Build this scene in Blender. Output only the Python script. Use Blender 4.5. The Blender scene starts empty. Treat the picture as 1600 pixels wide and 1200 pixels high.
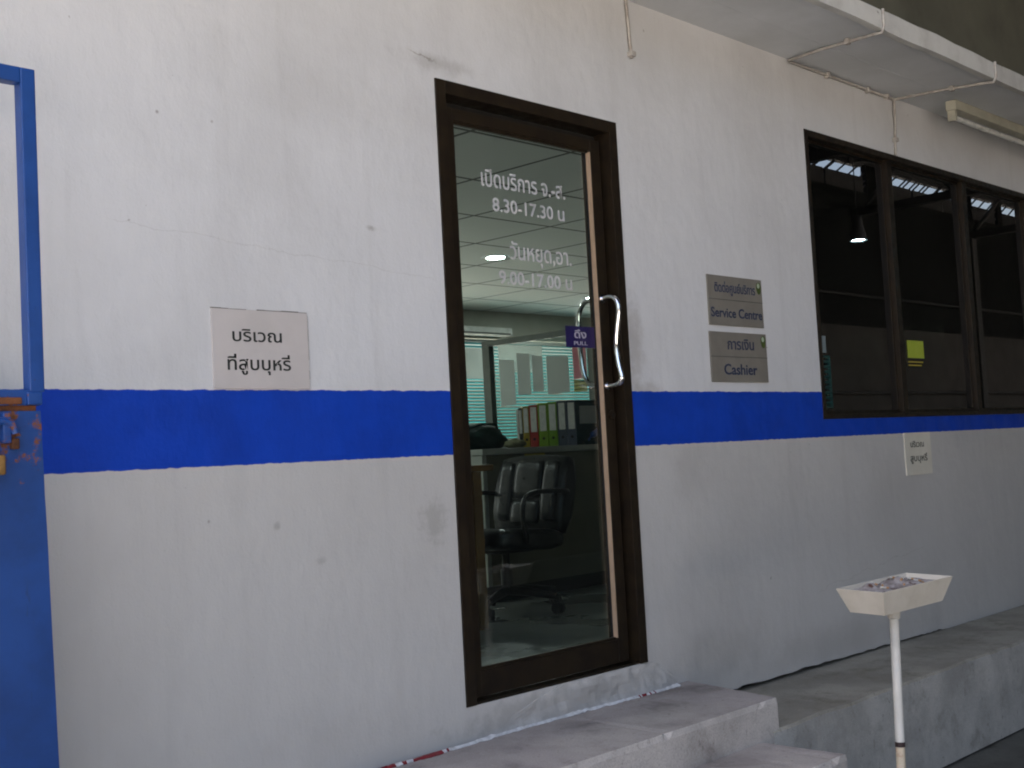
import bpy, bmesh, math, random
from mathutils import Vector, Matrix, noise
R = math.radians
rnd = random.Random(7)
sc = bpy.context.scene
C = sc.collection

# ------------------------------------------------------------------ camera, sky, sun, exposure
F_PX = 1950.957
YAW, PITCH, ROLL = 0.810859, 0.06026936, -0.0541550
CAM = Vector((-2.79249515, -2.93267082, 0.78289629))
fw = Vector((math.sin(YAW)*math.cos(PITCH), math.cos(YAW)*math.cos(PITCH), math.sin(PITCH)))
rt = Vector((math.cos(YAW), -math.sin(YAW), 0)); up = rt.cross(fw)
r2 = math.cos(ROLL)*rt + math.sin(ROLL)*up
u2 = -math.sin(ROLL)*rt + math.cos(ROLL)*up
cd = bpy.data.cameras.new('camera'); cam = bpy.data.objects.new('camera', cd); C.objects.link(cam)
cam.matrix_world = Matrix(((r2.x, u2.x, -fw.x, CAM.x), (r2.y, u2.y, -fw.y, CAM.y), (r2.z, u2.z, -fw.z, CAM.z), (0, 0, 0, 1)))
cd.sensor_width = 36; cd.lens = F_PX/1600*36; cd.clip_start = .05; cd.clip_end = 1000
sc.camera = cam

SUN_EL, SUN_AZ = R(62), R(-25)          # azimuth measured from +Y towards +X: the sun stands behind the building
w = bpy.data.worlds.new('World'); sc.world = w; w.use_nodes = True
nt = w.node_tree; sky = nt.nodes.new('ShaderNodeTexSky'); sky.sky_type = 'NISHITA'; sky.sun_disc = False
sky.sun_elevation = SUN_EL; sky.sun_rotation = SUN_AZ; sky.dust_density = 9; sky.air_density = 1.0; sky.ozone_density = .3
nt.links.new(sky.outputs[0], nt.nodes['Background'].inputs[0]); nt.nodes['Background'].inputs[1].default_value = .12
ld = bpy.data.lights.new('sun', 'SUN'); ld.energy = 4.0; ld.angle = R(3); ld.color = (1, .90, .78)
sun = bpy.data.objects.new('sun', ld); C.objects.link(sun)
sdir = Vector((math.sin(SUN_AZ)*math.cos(SUN_EL), math.cos(SUN_AZ)*math.cos(SUN_EL), math.sin(SUN_EL)))
sun.rotation_euler = sdir.to_track_quat('Z', 'Y').to_euler(); sun.location = (-6, -6, 8)
sc.view_settings.view_transform = 'Standard'; sc.view_settings.look = 'None'
sc.view_settings.gamma = 1; sc.view_settings.exposure = 2.70
sc.render.engine = 'CYCLES'
cy = sc.cycles; cy.use_denoising = True; cy.max_bounces = 10; cy.transparent_max_bounces = 24
cy.caustics_reflective = False; cy.caustics_refractive = False; cy.sample_clamp_indirect = 6
cy.filter_width = 2.0

# ------------------------------------------------------------------ materials
def N(t, typ, **kw):
    n = t.nodes.new(typ)
    for k, v in kw.items():
        if k in n.inputs: n.inputs[k].default_value = v
        else: setattr(n, k, v)
    return n
def mixc(t, fac, a, b, blend='MIX'):
    m = t.nodes.new('ShaderNodeMix'); m.data_type = 'RGBA'; m.blend_type = blend
    for i, v in ((0, fac), (6, a), (7, b)):
        if hasattr(v, 'links'): t.links.new(v, m.inputs[i])
        elif i == 0: m.inputs[0].default_value = v
        else: m.inputs[i].default_value = (*v, 1)
    return m.outputs[2]
def mathn(t, op, a, b=0.0, c=None, clamp=False):
    m = t.nodes.new('ShaderNodeMath'); m.operation = op; m.use_clamp = clamp
    for i, v in enumerate((a, b, c)):
        if v is None: continue
        if hasattr(v, 'links'): t.links.new(v, m.inputs[i])
        else: m.inputs[i].default_value = v
    return m.outputs[0]
def ramp(t, v, a, b, x=0.0, y=1.0):
    m = t.nodes.new('ShaderNodeMapRange'); t.links.new(v, m.inputs[0])
    m.interpolation_type = 'SMOOTHSTEP'
    for i, q in enumerate((a, b, x, y)): m.inputs[i+1].default_value = q
    return m.outputs[0]
def noi(t, pos, scale, detail=4, rough=.55, stretch=None):
    if stretch:
        mp = t.nodes.new('ShaderNodeMapping'); mp.inputs['Scale'].default_value = stretch; t.links.new(pos, mp.inputs[0]); pos = mp.outputs[0]
    n = N(t, 'ShaderNodeTexNoise', Scale=scale, Detail=detail, Roughness=rough); t.links.new(pos, n.inputs['Vector'])
    return n.outputs['Fac']
def base(name):
    m = bpy.data.materials.new(name); m.use_nodes = True; t = m.node_tree
    return m, t, t.nodes['Principled BSDF'], N(t, 'ShaderNodeNewGeometry').outputs['Position']
def mat(name, c1, c2=None, rough=.6, sc_=8, bump=.0, bscale=80, metal=0.0, spec=.4, spots=None, lo=.35, hi=.68):
    """a base colour wandering between two tones, fine bump, uneven gloss, optional flecks"""
    m, t, p, pos = base(name)
    c2 = c2 or tuple(v*.82 for v in c1)
    f = ramp(t, noi(t, pos, sc_, 6, .6), lo, hi)
    col = mixc(t, f, c1, c2)
    if spots:
        scol, sscale, th = spots
        col = mixc(t, ramp(t, noi(t, pos, sscale, 5, .65), th, th+.06), col, scol)
    t.links.new(col, p.inputs['Base Color'])
    t.links.new(ramp(t, noi(t, pos, sc_*2.3), .2, .8, max(rough-.1, .02), min(rough+.1, 1)), p.inputs['Roughness'])
    p.inputs['Metallic'].default_value = metal; p.inputs['Specular IOR Level'].default_value = spec
    if bump:
        b = N(t, 'ShaderNodeBump', Strength=bump, Distance=.004); t.links.new(noi(t, pos, bscale, 6, .65), b.inputs['Height'])
        t.links.new(b.outputs[0], p.inputs['Normal'])
    return m

def stain(t, pos, col, x, z, sx, sz, amt, tone, warp=.6, soft=(.35, 1.0), nscale=14):
    """a soft irregular smudge on the wall round (x, z)"""
    s = t.nodes.new('ShaderNodeSeparateXYZ'); t.links.new(pos, s.inputs[0])
    dx = mathn(t, 'MULTIPLY', mathn(t, 'SUBTRACT', s.outputs[0], x), 1/sx)
    dz = mathn(t, 'MULTIPLY', mathn(t, 'SUBTRACT', s.outputs[2], z), 1/sz)
    d = mathn(t, 'SQRT', mathn(t, 'ADD', mathn(t, 'MULTIPLY', dx, dx), mathn(t, 'MULTIPLY', dz, dz)))
    d = mathn(t, 'ADD', d, mathn(t, 'MULTIPLY', mathn(t, 'SUBTRACT', noi(t, pos, nscale, 6, .7), .5), warp*2))
    return mixc(t, ramp(t, d, soft[0], soft[1], amt, 0), col, tone)

def wall_paint():
    m, t, p, pos = base('painted_plaster')
    s = t.nodes.new('ShaderNodeSeparateXYZ'); t.links.new(pos, s.inputs[0]); z = s.outputs[2]
    zz = mathn(t, 'ADD', z, mathn(t, 'MULTIPLY', mathn(t, 'SUBTRACT', noi(t, pos, 26, 4), .5), .011))
    white, blue, grey = (.615, .62, .625), (.002, .047, .42), (.515, .502, .478)
    top = ramp(t, zz, 1.0150, 1.0175); low = ramp(t, zz, .8065, .8095)
    bl = mixc(t, ramp(t, noi(t, pos, 5, 6, .65), .35, .7), blue, tuple(v*.80 for v in blue))
    bl = mixc(t, ramp(t, noi(t, pos, 70, 4, .6, (1, 1, .5)), .70, .76, 0, .3), bl, (.06, .12, .40))
    col = mixc(t, top, grey, white)
    # patchy paint, long vertical run marks, fine grime flecks
    big = noi(t, pos, 1.1, 6, .6); col = mixc(t, ramp(t, big, .4, .72, 0, .26), col, (.33, .32, .30))
    st = noi(t, pos, 9, 5, .6, (1, 1, .07)); col = mixc(t, ramp(t, st, .52, .80, 0, .13), col, (.25, .24, .22))
    spk = noi(t, pos, 46, 3, .5); col = mixc(t, ramp(t, spk, .745, .78, 0, .35), col, (.18, .16, .14))
    spk = noi(t, pos, 21, 2, .4); col = mixc(t, ramp(t, spk, .78, .80, 0, .5), col, (.14, .12, .10))
    B = (.16, .14, .12)
    for a in ((-.10, .60, .06, .075, .34, (.22, .2, .17), 1.5, (.2, 1.3), 26), (.985, 1.20, .06, .20, .34, (.22, .18, .14), 1.0, (.2, 1.2), 18),
              (1.05, 1.02, .10, .04, .3, (.22, .18, .14), 1.1, (.2, 1.2), 20), (-.18, 1.9, .5, .12, .10, (.3, .27, .22), 1.0, (.1, 1.2), 6),
              (.02, 2.10, .20, .035, .28, B, 1.2, (.1, 1.2), 16), (1.35, -.02, .5, .1, .14, B, 1.0, (.1, 1.3), 8), (2.4, -.12, .9, .1, .2, B, 1.0, (.1, 1.3), 6),
              (.5, -.06, .7, .07, .30, B, .9), (-.5, .0, .4, .12, .10, B, 1.0, (.1, 1.3), 7), (1.30, .70, .14, .14, .14, B, 1.2, (.1, 1.3), 10),
              (-1.03, 1.765, .006, .006, .6, B, .8, (.3, 1.1), 60), (-.86, 1.765, .005, .005, .4, B, .8, (.3, 1.1), 60), (-.70, .63, .014, .014, .32, B, 1.2, (.2, 1.2), 40), (-.30, 1.52, .024, .010, .45, B, 1.2, (.2, 1.2), 40),
              (-.55, .52, .025, .012, .22, B, 1.2, (.2, 1.2), 40), (-.92, .66, .006, .006, .5, B, .8, (.2, 1.1), 60)):
        col = stain(t, pos, col, *a)
    band = mathn(t, 'MULTIPLY', low, mathn(t, 'SUBTRACT', 1.0, top))
    col = mixc(t, mathn(t, 'MULTIPLY', band, .992), col, bl)
    # hairline cracks in the plaster
    def hair(col, x0, x1, z0, slope, amp, th, amt):
        ln = mathn(t, 'ADD', mathn(t, 'MULTIPLY', mathn(t, 'SUBTRACT', s.outputs[0], x0), slope), z0)
        wob = mathn(t, 'MULTIPLY', mathn(t, 'SUBTRACT', noi(t, pos, 7, 6, .65), .5), amp)
        d = mathn(t, 'ABSOLUTE', mathn(t, 'SUBTRACT', mathn(t, 'ADD', ln, wob), z))
        ins = mathn(t, 'MULTIPLY', ramp(t, s.outputs[0], x0, x0+.05), ramp(t, s.outputs[0], x1-.05, x1, 1, 0))
        return mixc(t, mathn(t, 'MULTIPLY', ramp(t, d, th*.3, th, amt, 0), ins), col, (.22, .2, .17))
    col = hair(col, -1.2, -.02, 1.46, -.07, .06, .0020, .16)
    col = hair(col, -.12, .03, 2.12, -.12, .10, .004, .6)
    col = hair(col, 2.2, 3.3, .12, .10, .1, .002, .3)
    t.links.new(col, p.inputs['Base Color'])
    t.links.new(ramp(t, noi(t, pos, 6), .3, .7, .5, .72), p.inputs['Roughness']); p.inputs['Specular IOR Level'].default_value = .18
    h = mathn(t, 'ADD', mathn(t, 'MULTIPLY', noi(t, pos, 3, 3), 3.2), mathn(t, 'ADD', mathn(t, 'MULTIPLY', noi(t, pos, 18, 5, .6, (1, 1, .55)), .9), mathn(t, 'MULTIPLY', noi(t, pos, 95, 4, .6), .22)))
    b = N(t, 'ShaderNodeBump', Strength=.55, Distance=.006); t.links.new(h, b.inputs['Height']); t.links.new(b.outputs[0], p.inputs['Normal'])
    return m

def concrete(name, c, dark, bump=.5):
    m, t, p, pos = base(name)
    col = mixc(t, ramp(t, noi(t, pos, 3.2, 7, .65), .35, .7), c, tuple(v*.68 for v in c))
    col = mixc(t, ramp(t, noi(t, pos, 6, 8, .72), .50, .72, 0, .62), col, dark)
    col = mixc(t, ramp(t, noi(t, pos, 34, 6, .75, (1, 1, .6)), .58, .72, 0, .6), col, tuple(v*.6 for v in dark))
    col = mixc(t, ramp(t, noi(t, pos, 210, 3, .6), .40, .70, 0, .30), col, dark)
    col = mixc(t, ramp(t, noi(t, pos, 60, 4, .6), .66, .75, 0, .4), col, tuple(v*1.35 for v in c))
    t.links.new(col, p.inputs['Base Color']); p.inputs['Roughness'].default_value = .85; p.inputs['Specular IOR Level'].default_value = .25
    h = mathn(t, 'ADD', mathn(t, 'MULTIPLY', noi(t, pos, 14, 6, .65), 1), mathn(t, 'MULTIPLY', noi(t, pos, 120, 4), .3))
    b = N(t, 'ShaderNodeBump', Strength=bump, Distance=.008); t.links.new(h, b.inputs['Height']); t.links.new(b.outputs[0], p.inputs['Normal'])
    return m

def glass(name, tint, f0=.04, rough=0.0, dirt=.02):
    m = bpy.data.materials.new(name); m.use_nodes = True; t = m.node_tree; t.nodes.clear()
    o = t.nodes.new('ShaderNodeOutputMaterial'); tr = N(t, 'ShaderNodeBsdfTransparent', Color=(*tint, 1))
    gl = N(t, 'ShaderNodeBsdfGlossy', Roughness=rough, Color=(1, 1, 1, 1))
    lw = t.nodes.new('ShaderNodeLayerWeight'); lw.inputs[0].default_value = .5
    fr = mathn(t, 'ADD', mathn(t, 'MULTIPLY', mathn(t, 'POWER', lw.outputs['Facing'], 5), 1-f0), f0)
    mx = t.nodes.new('ShaderNodeMixShader'); t.links.new(fr, mx.inputs[0]); t.links.new(tr.outputs[0], mx.inputs[1]); t.links.new(gl.outputs[0], mx.inputs[2])
    pos = N(t, 'ShaderNodeNewGeometry').outputs['Position']
    df = N(t, 'ShaderNodeBsdfDiffuse', Color=(.5, .5, .48, 1)); m2 = t.nodes.new('ShaderNodeMixShader')
    t.links.new(ramp(t, noi(t, pos, 4, 6, .7), .35, .8, dirt*.3, dirt*2), m2.inputs[0]); t.links.new(mx.outputs[0], m2.inputs[1]); t.links.new(df.outputs[0], m2.inputs[2])
    t.links.new(m2.outputs[0], o.inputs[0]); return m

def emit(name, col, s):
    m = bpy.data.materials.new(name); m.use_nodes = True; t = m.node_tree; t.nodes.clear()
    e = N(t, 'ShaderNodeEmission', Color=(*col, 1), Strength=s); t.links.new(e.outputs[0], t.nodes.new('ShaderNodeOutputMaterial').inputs[0]); return m

def translucent(name, col):
    m = bpy.data.materials.new(name); m.use_nodes = True; t = m.node_tree; t.nodes.clear()
    pos = N(t, 'ShaderNodeNewGeometry').outputs['Position']
    c = mixc(t, noi(t, pos, 3, 4), col, tuple(v*.75 for v in col))
    d = t.nodes.new('ShaderNodeBsdfDiffuse'); tl = t.nodes.new('ShaderNodeBsdfTranslucent')
    t.links.new(c, d.inputs[0]); t.links.new(c, tl.inputs[0])
    mx = N(t, 'ShaderNodeMixShader', Fac=.5); t.links.new(d.outputs[0], mx.inputs[1]); t.links.new(tl.outputs[0], mx.inputs[2])
    t.links.new(mx.outputs[0], t.nodes.new('ShaderNodeOutputMaterial').inputs[0]); return m

def ceiling_tile():
    m, t, p, pos = base('mineral_ceiling_tile')
    s = t.nodes.new('ShaderNodeSeparateXYZ'); t.links.new(pos, s.inputs[0])
    def line(v, off):
        f = mathn(t, 'FRACT', mathn(t, 'MULTIPLY', mathn(t, 'SUBTRACT', v, off), 1/.725))
        d = mathn(t, 'MINIMUM', f, mathn(t, 'SUBTRACT', 1.0, f)); return ramp(t, d, .012, .022, 1, 0)
    g = mathn(t, 'MAXIMUM', line(s.outputs[0], 1.36), line(s.outputs[1], 1.92))
    c = mixc(t, ramp(t, noi(t, pos, 120, 3), .4, .7), (.66, .70, .71), (.60, .64, .65))
    t.links.new(mixc(t, g, c, (.12, .13, .13)), p.inputs['Base Color']); p.inputs['Roughness'].default_value = .9
    return m

def gate_paint():
    m, t, p, pos = base('blue_gate_paint')
    c = mixc(t, ramp(t, noi(t, pos, 4, 6, .65), .3, .7), (.010, .060, .25), (.006, .040, .17))
    c = mixc(t, ramp(t, noi(t, pos, 26, 6, .7, (1, 1, .25)), .60, .72, 0, .5), c, (.02, .03, .07))
    s = t.nodes.new('ShaderNodeSeparateXYZ'); t.links.new(pos, s.inputs[0])
    near = ramp(t, mathn(t, 'ABSOLUTE', mathn(t, 'SUBTRACT', s.outputs[2], .90)), .02, .16, .17, 0)
    ru = mathn(t, 'ADD', noi(t, pos, 34, 6, .7), near)
    c = mixc(t, ramp(t, ru, .70, .78), c, (.16, .055, .02)); c = mixc(t, ramp(t, ru, .80, .86), c, (.03, .018, .012))
    t.links.new(c, p.inputs['Base Color']); t.links.new(ramp(t, ru, .65, .75, .42, .85), p.inputs['Roughness'])
    b = N(t, 'ShaderNodeBump', Strength=.35, Distance=.004); t.links.new(mathn(t, 'ADD', noi(t, pos, 5, 3), mathn(t, 'MULTIPLY', noi(t, pos, 60, 5), .25)), b.inputs['Height']); t.links.new(b.outputs[0], p.inputs['Normal'])
    return m

M = dict(
    wall=wall_paint(),
    upper=mat('dark_olive_plaster', (.13, .127, .095), (.085, .083, .062), .85, 1.5, .4),  # upper wall in a dark olive tone
    soffit=mat('canopy_paint', (.66, .68, .70), (.57, .59, .60), .75, 2.2, .25, 60, spots=((.2, .19, .17), 34, .70)),
    fascia=mat('canopy_edge_paint', (.60, .60, .57), (.46, .455, .43), .8, 5, .5, 40, spots=((.16, .15, .12), 12, .66)),
    plinth=concrete('plinth_render', (.53, .505, .46), (.20, .185, .155)),
    plintop=concrete('plinth_top', (.39, .365, .31), (.14, .13, .09)),
    step=concrete('step_concrete', (.56, .515, .47), (.16, .135, .115)),
    tread=concrete('step_top_concrete', (.44, .395, .37), (.16, .14, .125)),  # step tops darker than the risers
    mortar=concrete('rough_mortar', (.42, .415, .41), (.22, .21, .20), .9),
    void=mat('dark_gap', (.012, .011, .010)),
    shedfloor=concrete('dark_shed_floor', (.12, .12, .108), (.04, .04, .034)),
    ground=concrete('yard_concrete', (.41, .395, .38), (.10, .098, .085)),
    alu=mat('brown_anodised_aluminium', (.021, .0145, .008), (.013, .009, .006), .42, 14, .1, 160, spec=.22, spots=((.07, .058, .045), 55, .735)),
    alulit=mat('sidelit_bronze_aluminium', (.50, .36, .25), (.42, .30, .2), .45, 9, .05, metal=.15),
    gasket=mat('black_rubber', (.012, .012, .012), rough=.8),
    dglass=glass('door_glass', (.80, .86, .84), .035, 0, .005), wglass=glass('tinted_window_glass', (.075, .085, .075), .22, .004, .0008), pglass=glass('partition_glass', (.92, .96, .95), .03, 0, .02),
    chrome=mat('chrome', (.82, .82, .83), (.78, .78, .8), .10, 20, metal=1.0),
    white_letter=mat('white_vinyl', (.50, .51, .52), rough=.5),
    purple=mat('purple_sticker', (.018, .012, .075), (.014, .010, .06), .4),
    violet_letter=mat('pale_lilac_ink', (.40, .38, .44), rough=.5),
    plate=mat('cream_sign_board', (.54, .505, .485), (.49, .46, .44), .5, 5, .1, 60, spots=((.30, .27, .22), 25, .72)),
    plate2=mat('small_cream_board', (.66, .63, .54), (.60, .57, .48), .5, 7),
    platedge=mat('grimy_board_edge', (.20, .19, .17), (.12, .11, .10)),
    ink=mat('black_ink', (.022, .026, .024), rough=.6), greyink=mat('faded_black_ink', (.10, .10, .085), rough=.6),
    taupe=mat('taupe_metal_plate', (.205, .19, .16), (.175, .16, .135), .45, 6, .05), bluink=mat('slate_blue_letter', (.028, .040, .085), rough=.5),
    groove=mat('plate_groove', (.10, .10, .09)),
    green=mat('olive_green_enamel', (.07, .10, .02), rough=.4), palegreen=mat('pale_green_enamel', (.42, .5, .36), rough=.4),
    gate=gate_paint(), rust=mat('rust', (.17, .06, .022), (.06, .025, .012), .9, 40, .6, 120), brass=mat('brass', (.42, .25, .09), (.3, .17, .06), .4, 30, metal=.7),
    conduit=mat('painted_conduit', (.42, .40, .37), (.30, .27, .24), .6, 30), lamp=mat('lamp_enamel', (.42, .41, .33), (.34, .33, .26), .5, 8), tube=mat('unlit_tube', (.66, .66, .62), rough=.3),
    tray=mat('cream_painted_tray', (.70, .64, .54), (.60, .54, .44), .55, 7, .2, 60, spots=((.32, .27, .20), 28, .70)), pole=mat('cream_painted_pole', (.66, .63, .57), (.58, .55, .49), .5, 8, .12, 70, spots=((.3, .26, .2), 40, .70)),
    polebottom=mat('peeled_pole_paint', (.62, .52, .38), (.42, .20, .11), .6, 24, .2, lo=.5, hi=.75), band=mat('dark_band', (.05, .03, .028)),
    ash=mat('sand_and_ash', (.40, .37, .36), (.20, .16, .15), .95, 30, .8, 90, spots=((.10, .045, .035), 22, .57)), butt=mat('cigarette_paper', (.62, .58, .52)), filter=mat('cork_filter', (.45, .24, .10)),
    tapew=mat('white_tape', (.72, .72, .72), (.5, .5, .5), .5, 40), taper=mat('red_tape_print', (.25, .02, .03), (.15, .02, .025), .5, 40),
    floor=mat('office_vinyl_floor', (.175, .185, .17), (.155, .165, .15), .30, .7, 0, 60), inwall=mat('office_wall_paint', (.40, .40, .35), (.35, .35, .30), .8, 3), ceil=ceiling_tile(),
    counter=mat('counter_laminate', (.13, .13, .092), (.11, .11, .078), .55, 4), countertop=mat('counter_top', (.34, .35, .32), (.30, .31, .28), .4, 5),
    wood=mat('brown_desk_wood', (.16, .085, .028), (.11, .058, .02), .5, 6), leather=mat('black_leather', (.008, .010, .010), (.006, .007, .007), .36, 20, .10, 60), plast=mat('black_plastic', (.012, .012, .012), rough=.45),
    teal=translucent('teal_blind', (.15, .42, .45)), blindhead=mat('pale_blind_box', (.52, .56, .56)), paper=translucent('office_paper', (.78, .80, .79)), pink=translucent('pink_paper', (.90, .45, .52)), yellowp=translucent('pale_yellow_paper', (.72, .72, .36)),
    postm=mat('grey_green_aluminium', (.10, .125, .115), (.08, .10, .09), .4), bag=mat('dark_green_nylon', (.008, .035, .028), (.005, .02, .017), .7, 12, .6, 40), cloth=mat('olive_cloth', (.20, .20, .11), (.13, .13, .07), .9, 20), bluepl=mat('blue_plastic', (.025, .10, .38), rough=.35), tealbox=mat('dark_teal_board', (.012, .05, .055), rough=.6),
    bluepaper=mat('pale_blue_paper', (.20, .25, .26), (.17, .21, .22), .7), blind_stripes=mat('dark_teal_paint', (.012, .055, .05), (.008, .04, .037), .5),
    lime=mat('lime_green', (.38, .46, .05), (.34, .42, .04), .7), note=mat('yellow_note', (.38, .30, .03), rough=.7),
    steel=mat('dark_roof_steel', (.009, .009, .009), (.006, .006, .006), .7, 5), sheet=mat('dark_roof_sheet', (.0045, .005, .005), (.003, .0035, .0032), .9, 2, spec=.1), block=mat('dark_block_wall', (.019, .017, .0145), (.012, .011, .0095), .9, 1.2),
    louvre=translucent('translucent_roof_light', (.80, .74, .66)), downlight=emit('downlight_glow', (.95, 1, .98), 60), highbay=emit('high_bay_glow', (.62, .95, 1), 90),
)

# ------------------------------------------------------------------ mesh helpers
class MB:
    """collects shapes in world coordinates; build() links them as ONE mesh object"""
    def __init__(s): s.v = []; s.f = []; s.mi = []; s.sm = []
    def add(s, vs, fs, mi=0, smooth=False):
        k = len(s.v); s.v += [Vector(v) for v in vs]
        for f in fs: s.f.append([i+k for i in f]); s.mi.append(mi); s.sm.append(smooth)
        return s
    def bm(s, b, mi=0, smooth=False, mtx=None):
        b.verts.index_update()
        vs = [(mtx @ v.co) if mtx else v.co.copy() for v in b.verts]
        s.add(vs, [[v.index for v in f.verts] for f in b.faces], mi, smooth); b.free(); return s
    def box(s, x0, x1, y0, y1, z0, z1, mi=0, bev=0, rot=None, seg=2):
        b = bmesh.new(); bmesh.ops.create_cube(b, size=1)
        c = Vector(((x0+x1)/2, (y0+y1)/2, (z0+z1)/2)); d = (abs(x1-x0), abs(y1-y0), abs(z1-z0))
        for v in b.verts: v.co = Vector((v.co.x*d[0], v.co.y*d[1], v.co.z*d[2]))
        if bev: bmesh.ops.bevel(b, geom=b.edges[:], offset=min(bev, min(d)*.45), segments=seg, profile=.6, affect='EDGES')
        m = Matrix.Translation(c) @ (rot.to_4x4() if rot else Matrix())
        return s.bm(b, mi, False, m)
    def tube(s, pts, r, mi=0, n=12, cap=True):
        pts = [Vector(p) for p in pts]; rs = r if isinstance(r, (list, tuple)) else [r]*len(pts)
        rings = []; up_ = None
        for i, p in enumerate(pts):
            a = pts[max(i-1, 0)]; b_ = pts[min(i+1, len(pts)-1)]; d = (b_-a).normalized()
            if up_ is None: up_ = d.orthogonal().normalized()
            up_ = (up_ - d*up_.dot(d)).normalized(); q = d.cross(up_)
            rings.append([p + (up_*math.cos(2*math.pi*k/n) + q*math.sin(2*math.pi*k/n))*rs[i] for k in range(n)])
        vs = [v for r_ in rings for v in r_]
        fs = [[i*n+k, i*n+(k+1) % n, (i+1)*n+(k+1) % n, (i+1)*n+k] for i in range(len(pts)-1) for k in range(n)]
        s.add(vs, fs, mi, True)
        if cap: s.add(rings[0], [list(range(n))[::-1]], mi); s.add(rings[-1], [list(range(n))], mi)
        return s
    def lathe(s, c, prof, mi=0, n=24):
        c = Vector(c); vs = [c + Vector((r*math.cos(2*math.pi*k/n), r*math.sin(2*math.pi*k/n), z)) for r, z in prof for k in range(n)]
        fs = [[i*n+k, i*n+(k+1) % n, (i+1)*n+(k+1) % n, (i+1)*n+k] for i in range(len(prof)-1) for k in range(n)]
        return s.add(vs, fs, mi, True)
    def prism(s, poly, y0, y1, mi=0):
        """polygon in (x, z), extruded from y0 to y1"""
        n = len(poly); vs = [(x, y0, z) for x, z in poly] + [(x, y1, z) for x, z in poly]
        fs = [list(range(n)), list(range(n, 2*n))[::-1]] + [[i, i+n, (i+1) % n+n, (i+1) % n] for i in range(n)]
        return s.add(vs, fs, mi)
    def text(s, body, x0, x1, zb, zh, y, mi=0, off=0.0, lat=False, depth=.0008):
        """lettering facing -y: width x0..x1, baseline zb, letter height zh"""
        c = bpy.data.curves.new('lettering', 'FONT'); c.body = body; c.size = 1; c.offset = off; c.resolution_u = 3; c.extrude = .001
        o = bpy.data.objects.new('lettering', c); C.objects.link(o); bpy.context.view_layer.update()
        me = bpy.data.meshes.new_from_object(o.evaluated_get(bpy.context.evaluated_depsgraph_get()))
        C.objects.unlink(o); bpy.data.objects.remove(o)
        xs = [v.co.x for v in me.vertices]; a, b_ = min(xs), max(xs); k = (x1-x0)/(b_-a)
        kz = zh/(.70 if lat else .56)
        s.add([(x0+(v.co.x-a)*k, y-(v.co.z+.001)*depth*500, zb+v.co.y*kz) for v in me.vertices], [list(p.vertices) for p in me.polygons], mi)
        bpy.data.meshes.remove(me); return s
    def build(s, name, mats, parent=None, origin=None, smooth=None):
        me = bpy.data.meshes.new(name)
        o_ = Vector(origin) if origin is not None else (parent_origin(parent) if parent else Vector((0, 0, 0)))
        me.from_pydata([v-o_ for v in s.v], [], s.f)
        for m in (mats if isinstance(mats, (list, tuple)) else [mats]): me.materials.append(m)
        me.polygons.foreach_set('material_index', s.mi); me.polygons.foreach_set('use_smooth', s.sm if smooth is None else [smooth]*len(s.sm)); me.update()
        b = bmesh.new(); b.from_mesh(me); bmesh.ops.recalc_face_normals(b, faces=b.faces[:]) if not getattr(s, 'keep', False) else None; b.to_mesh(me); b.free()
        o = bpy.data.objects.new(name, me); C.objects.link(o)
        if parent: o.parent = parent
        else: o.location = o_
        return o
ORG = {}
def parent_origin(p):
    v = Vector((0, 0, 0))
    while p is not None: v = v + p.location; p = p.parent
    return v
def thing(name, label, cat, loc, group=None):
    o = bpy.data.objects.new(name, None); C.objects.link(o); o.location = loc; o.empty_display_size = .1
    return tag(o, label, cat, group)
def tag(o, label, cat, group=None):
    o['label'] = label; o['category'] = cat
    if group: o['group'] = group
    return o
def dup(root, loc, label=None):
    r = root.copy(); C.objects.link(r); r.location = loc
    if label: r['label'] = label
    for ch in list(root.children):
        c = ch.copy(); C.objects.link(c); c.parent = r
        for g in list(ch.children):
            d = g.copy(); C.objects.link(d); d.parent = c
    return r
def grid_panel(xs, zs, solid, y0, y1):
    """a slab in the xz plane made of the solid cells of a grid, with reveals round the holes"""
    m = MB(); ok = lambda i, j: 0 <= i < len(xs)-1 and 0 <= j < len(zs)-1 and solid(i, j)
    for i in range(len(xs)-1):
        for j in range(len(zs)-1):
            if not ok(i, j): continue
            a, b, c, d = xs[i], xs[i+1], zs[j], zs[j+1]
            m.add([(a, y0, c), (b, y0, c), (b, y0, d), (a, y0, d)], [[0, 1, 2, 3]]); m.add([(a, y1, c), (b, y1, c), (b, y1, d), (a, y1, d)], [[3, 2, 1, 0]])
            if not ok(i-1, j): m.add([(a, y0, c), (a, y1, c), (a, y1, d), (a, y0, d)], [[3, 2, 1, 0]])
            if not ok(i+1, j): m.add([(b, y0, c), (b, y1, c), (b, y1, d), (b, y0, d)], [[0, 1, 2, 3]])
            if not ok(i, j-1): m.add([(a, y0, c), (b, y0, c), (b, y1, c), (a, y1, c)], [[3, 2, 1, 0]])
            if not ok(i, j+1): m.add([(a, y0, d), (b, y0, d), (b, y1, d), (a, y1, d)], [[0, 1, 2, 3]])
    m.keep = True; return m

G0 = -.62
# ------------------------------------------------------------------ ground
g = MB().add([(-150, -150, G0), (150, -150, G0), (150, 150, G0), (-150, 150, G0)], [[0, 1, 2, 3]]).build('ground', M['ground'])
g['kind'] = 'structure'
sf = MB().box(-2.2, 40, -8.6, .04, G0+.001, G0+.004).build('shed_floor', M['shedfloor']); sf['kind'] = 'structure'  # floor colour kept dark under the shed; yard stays pale for bounce light

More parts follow.
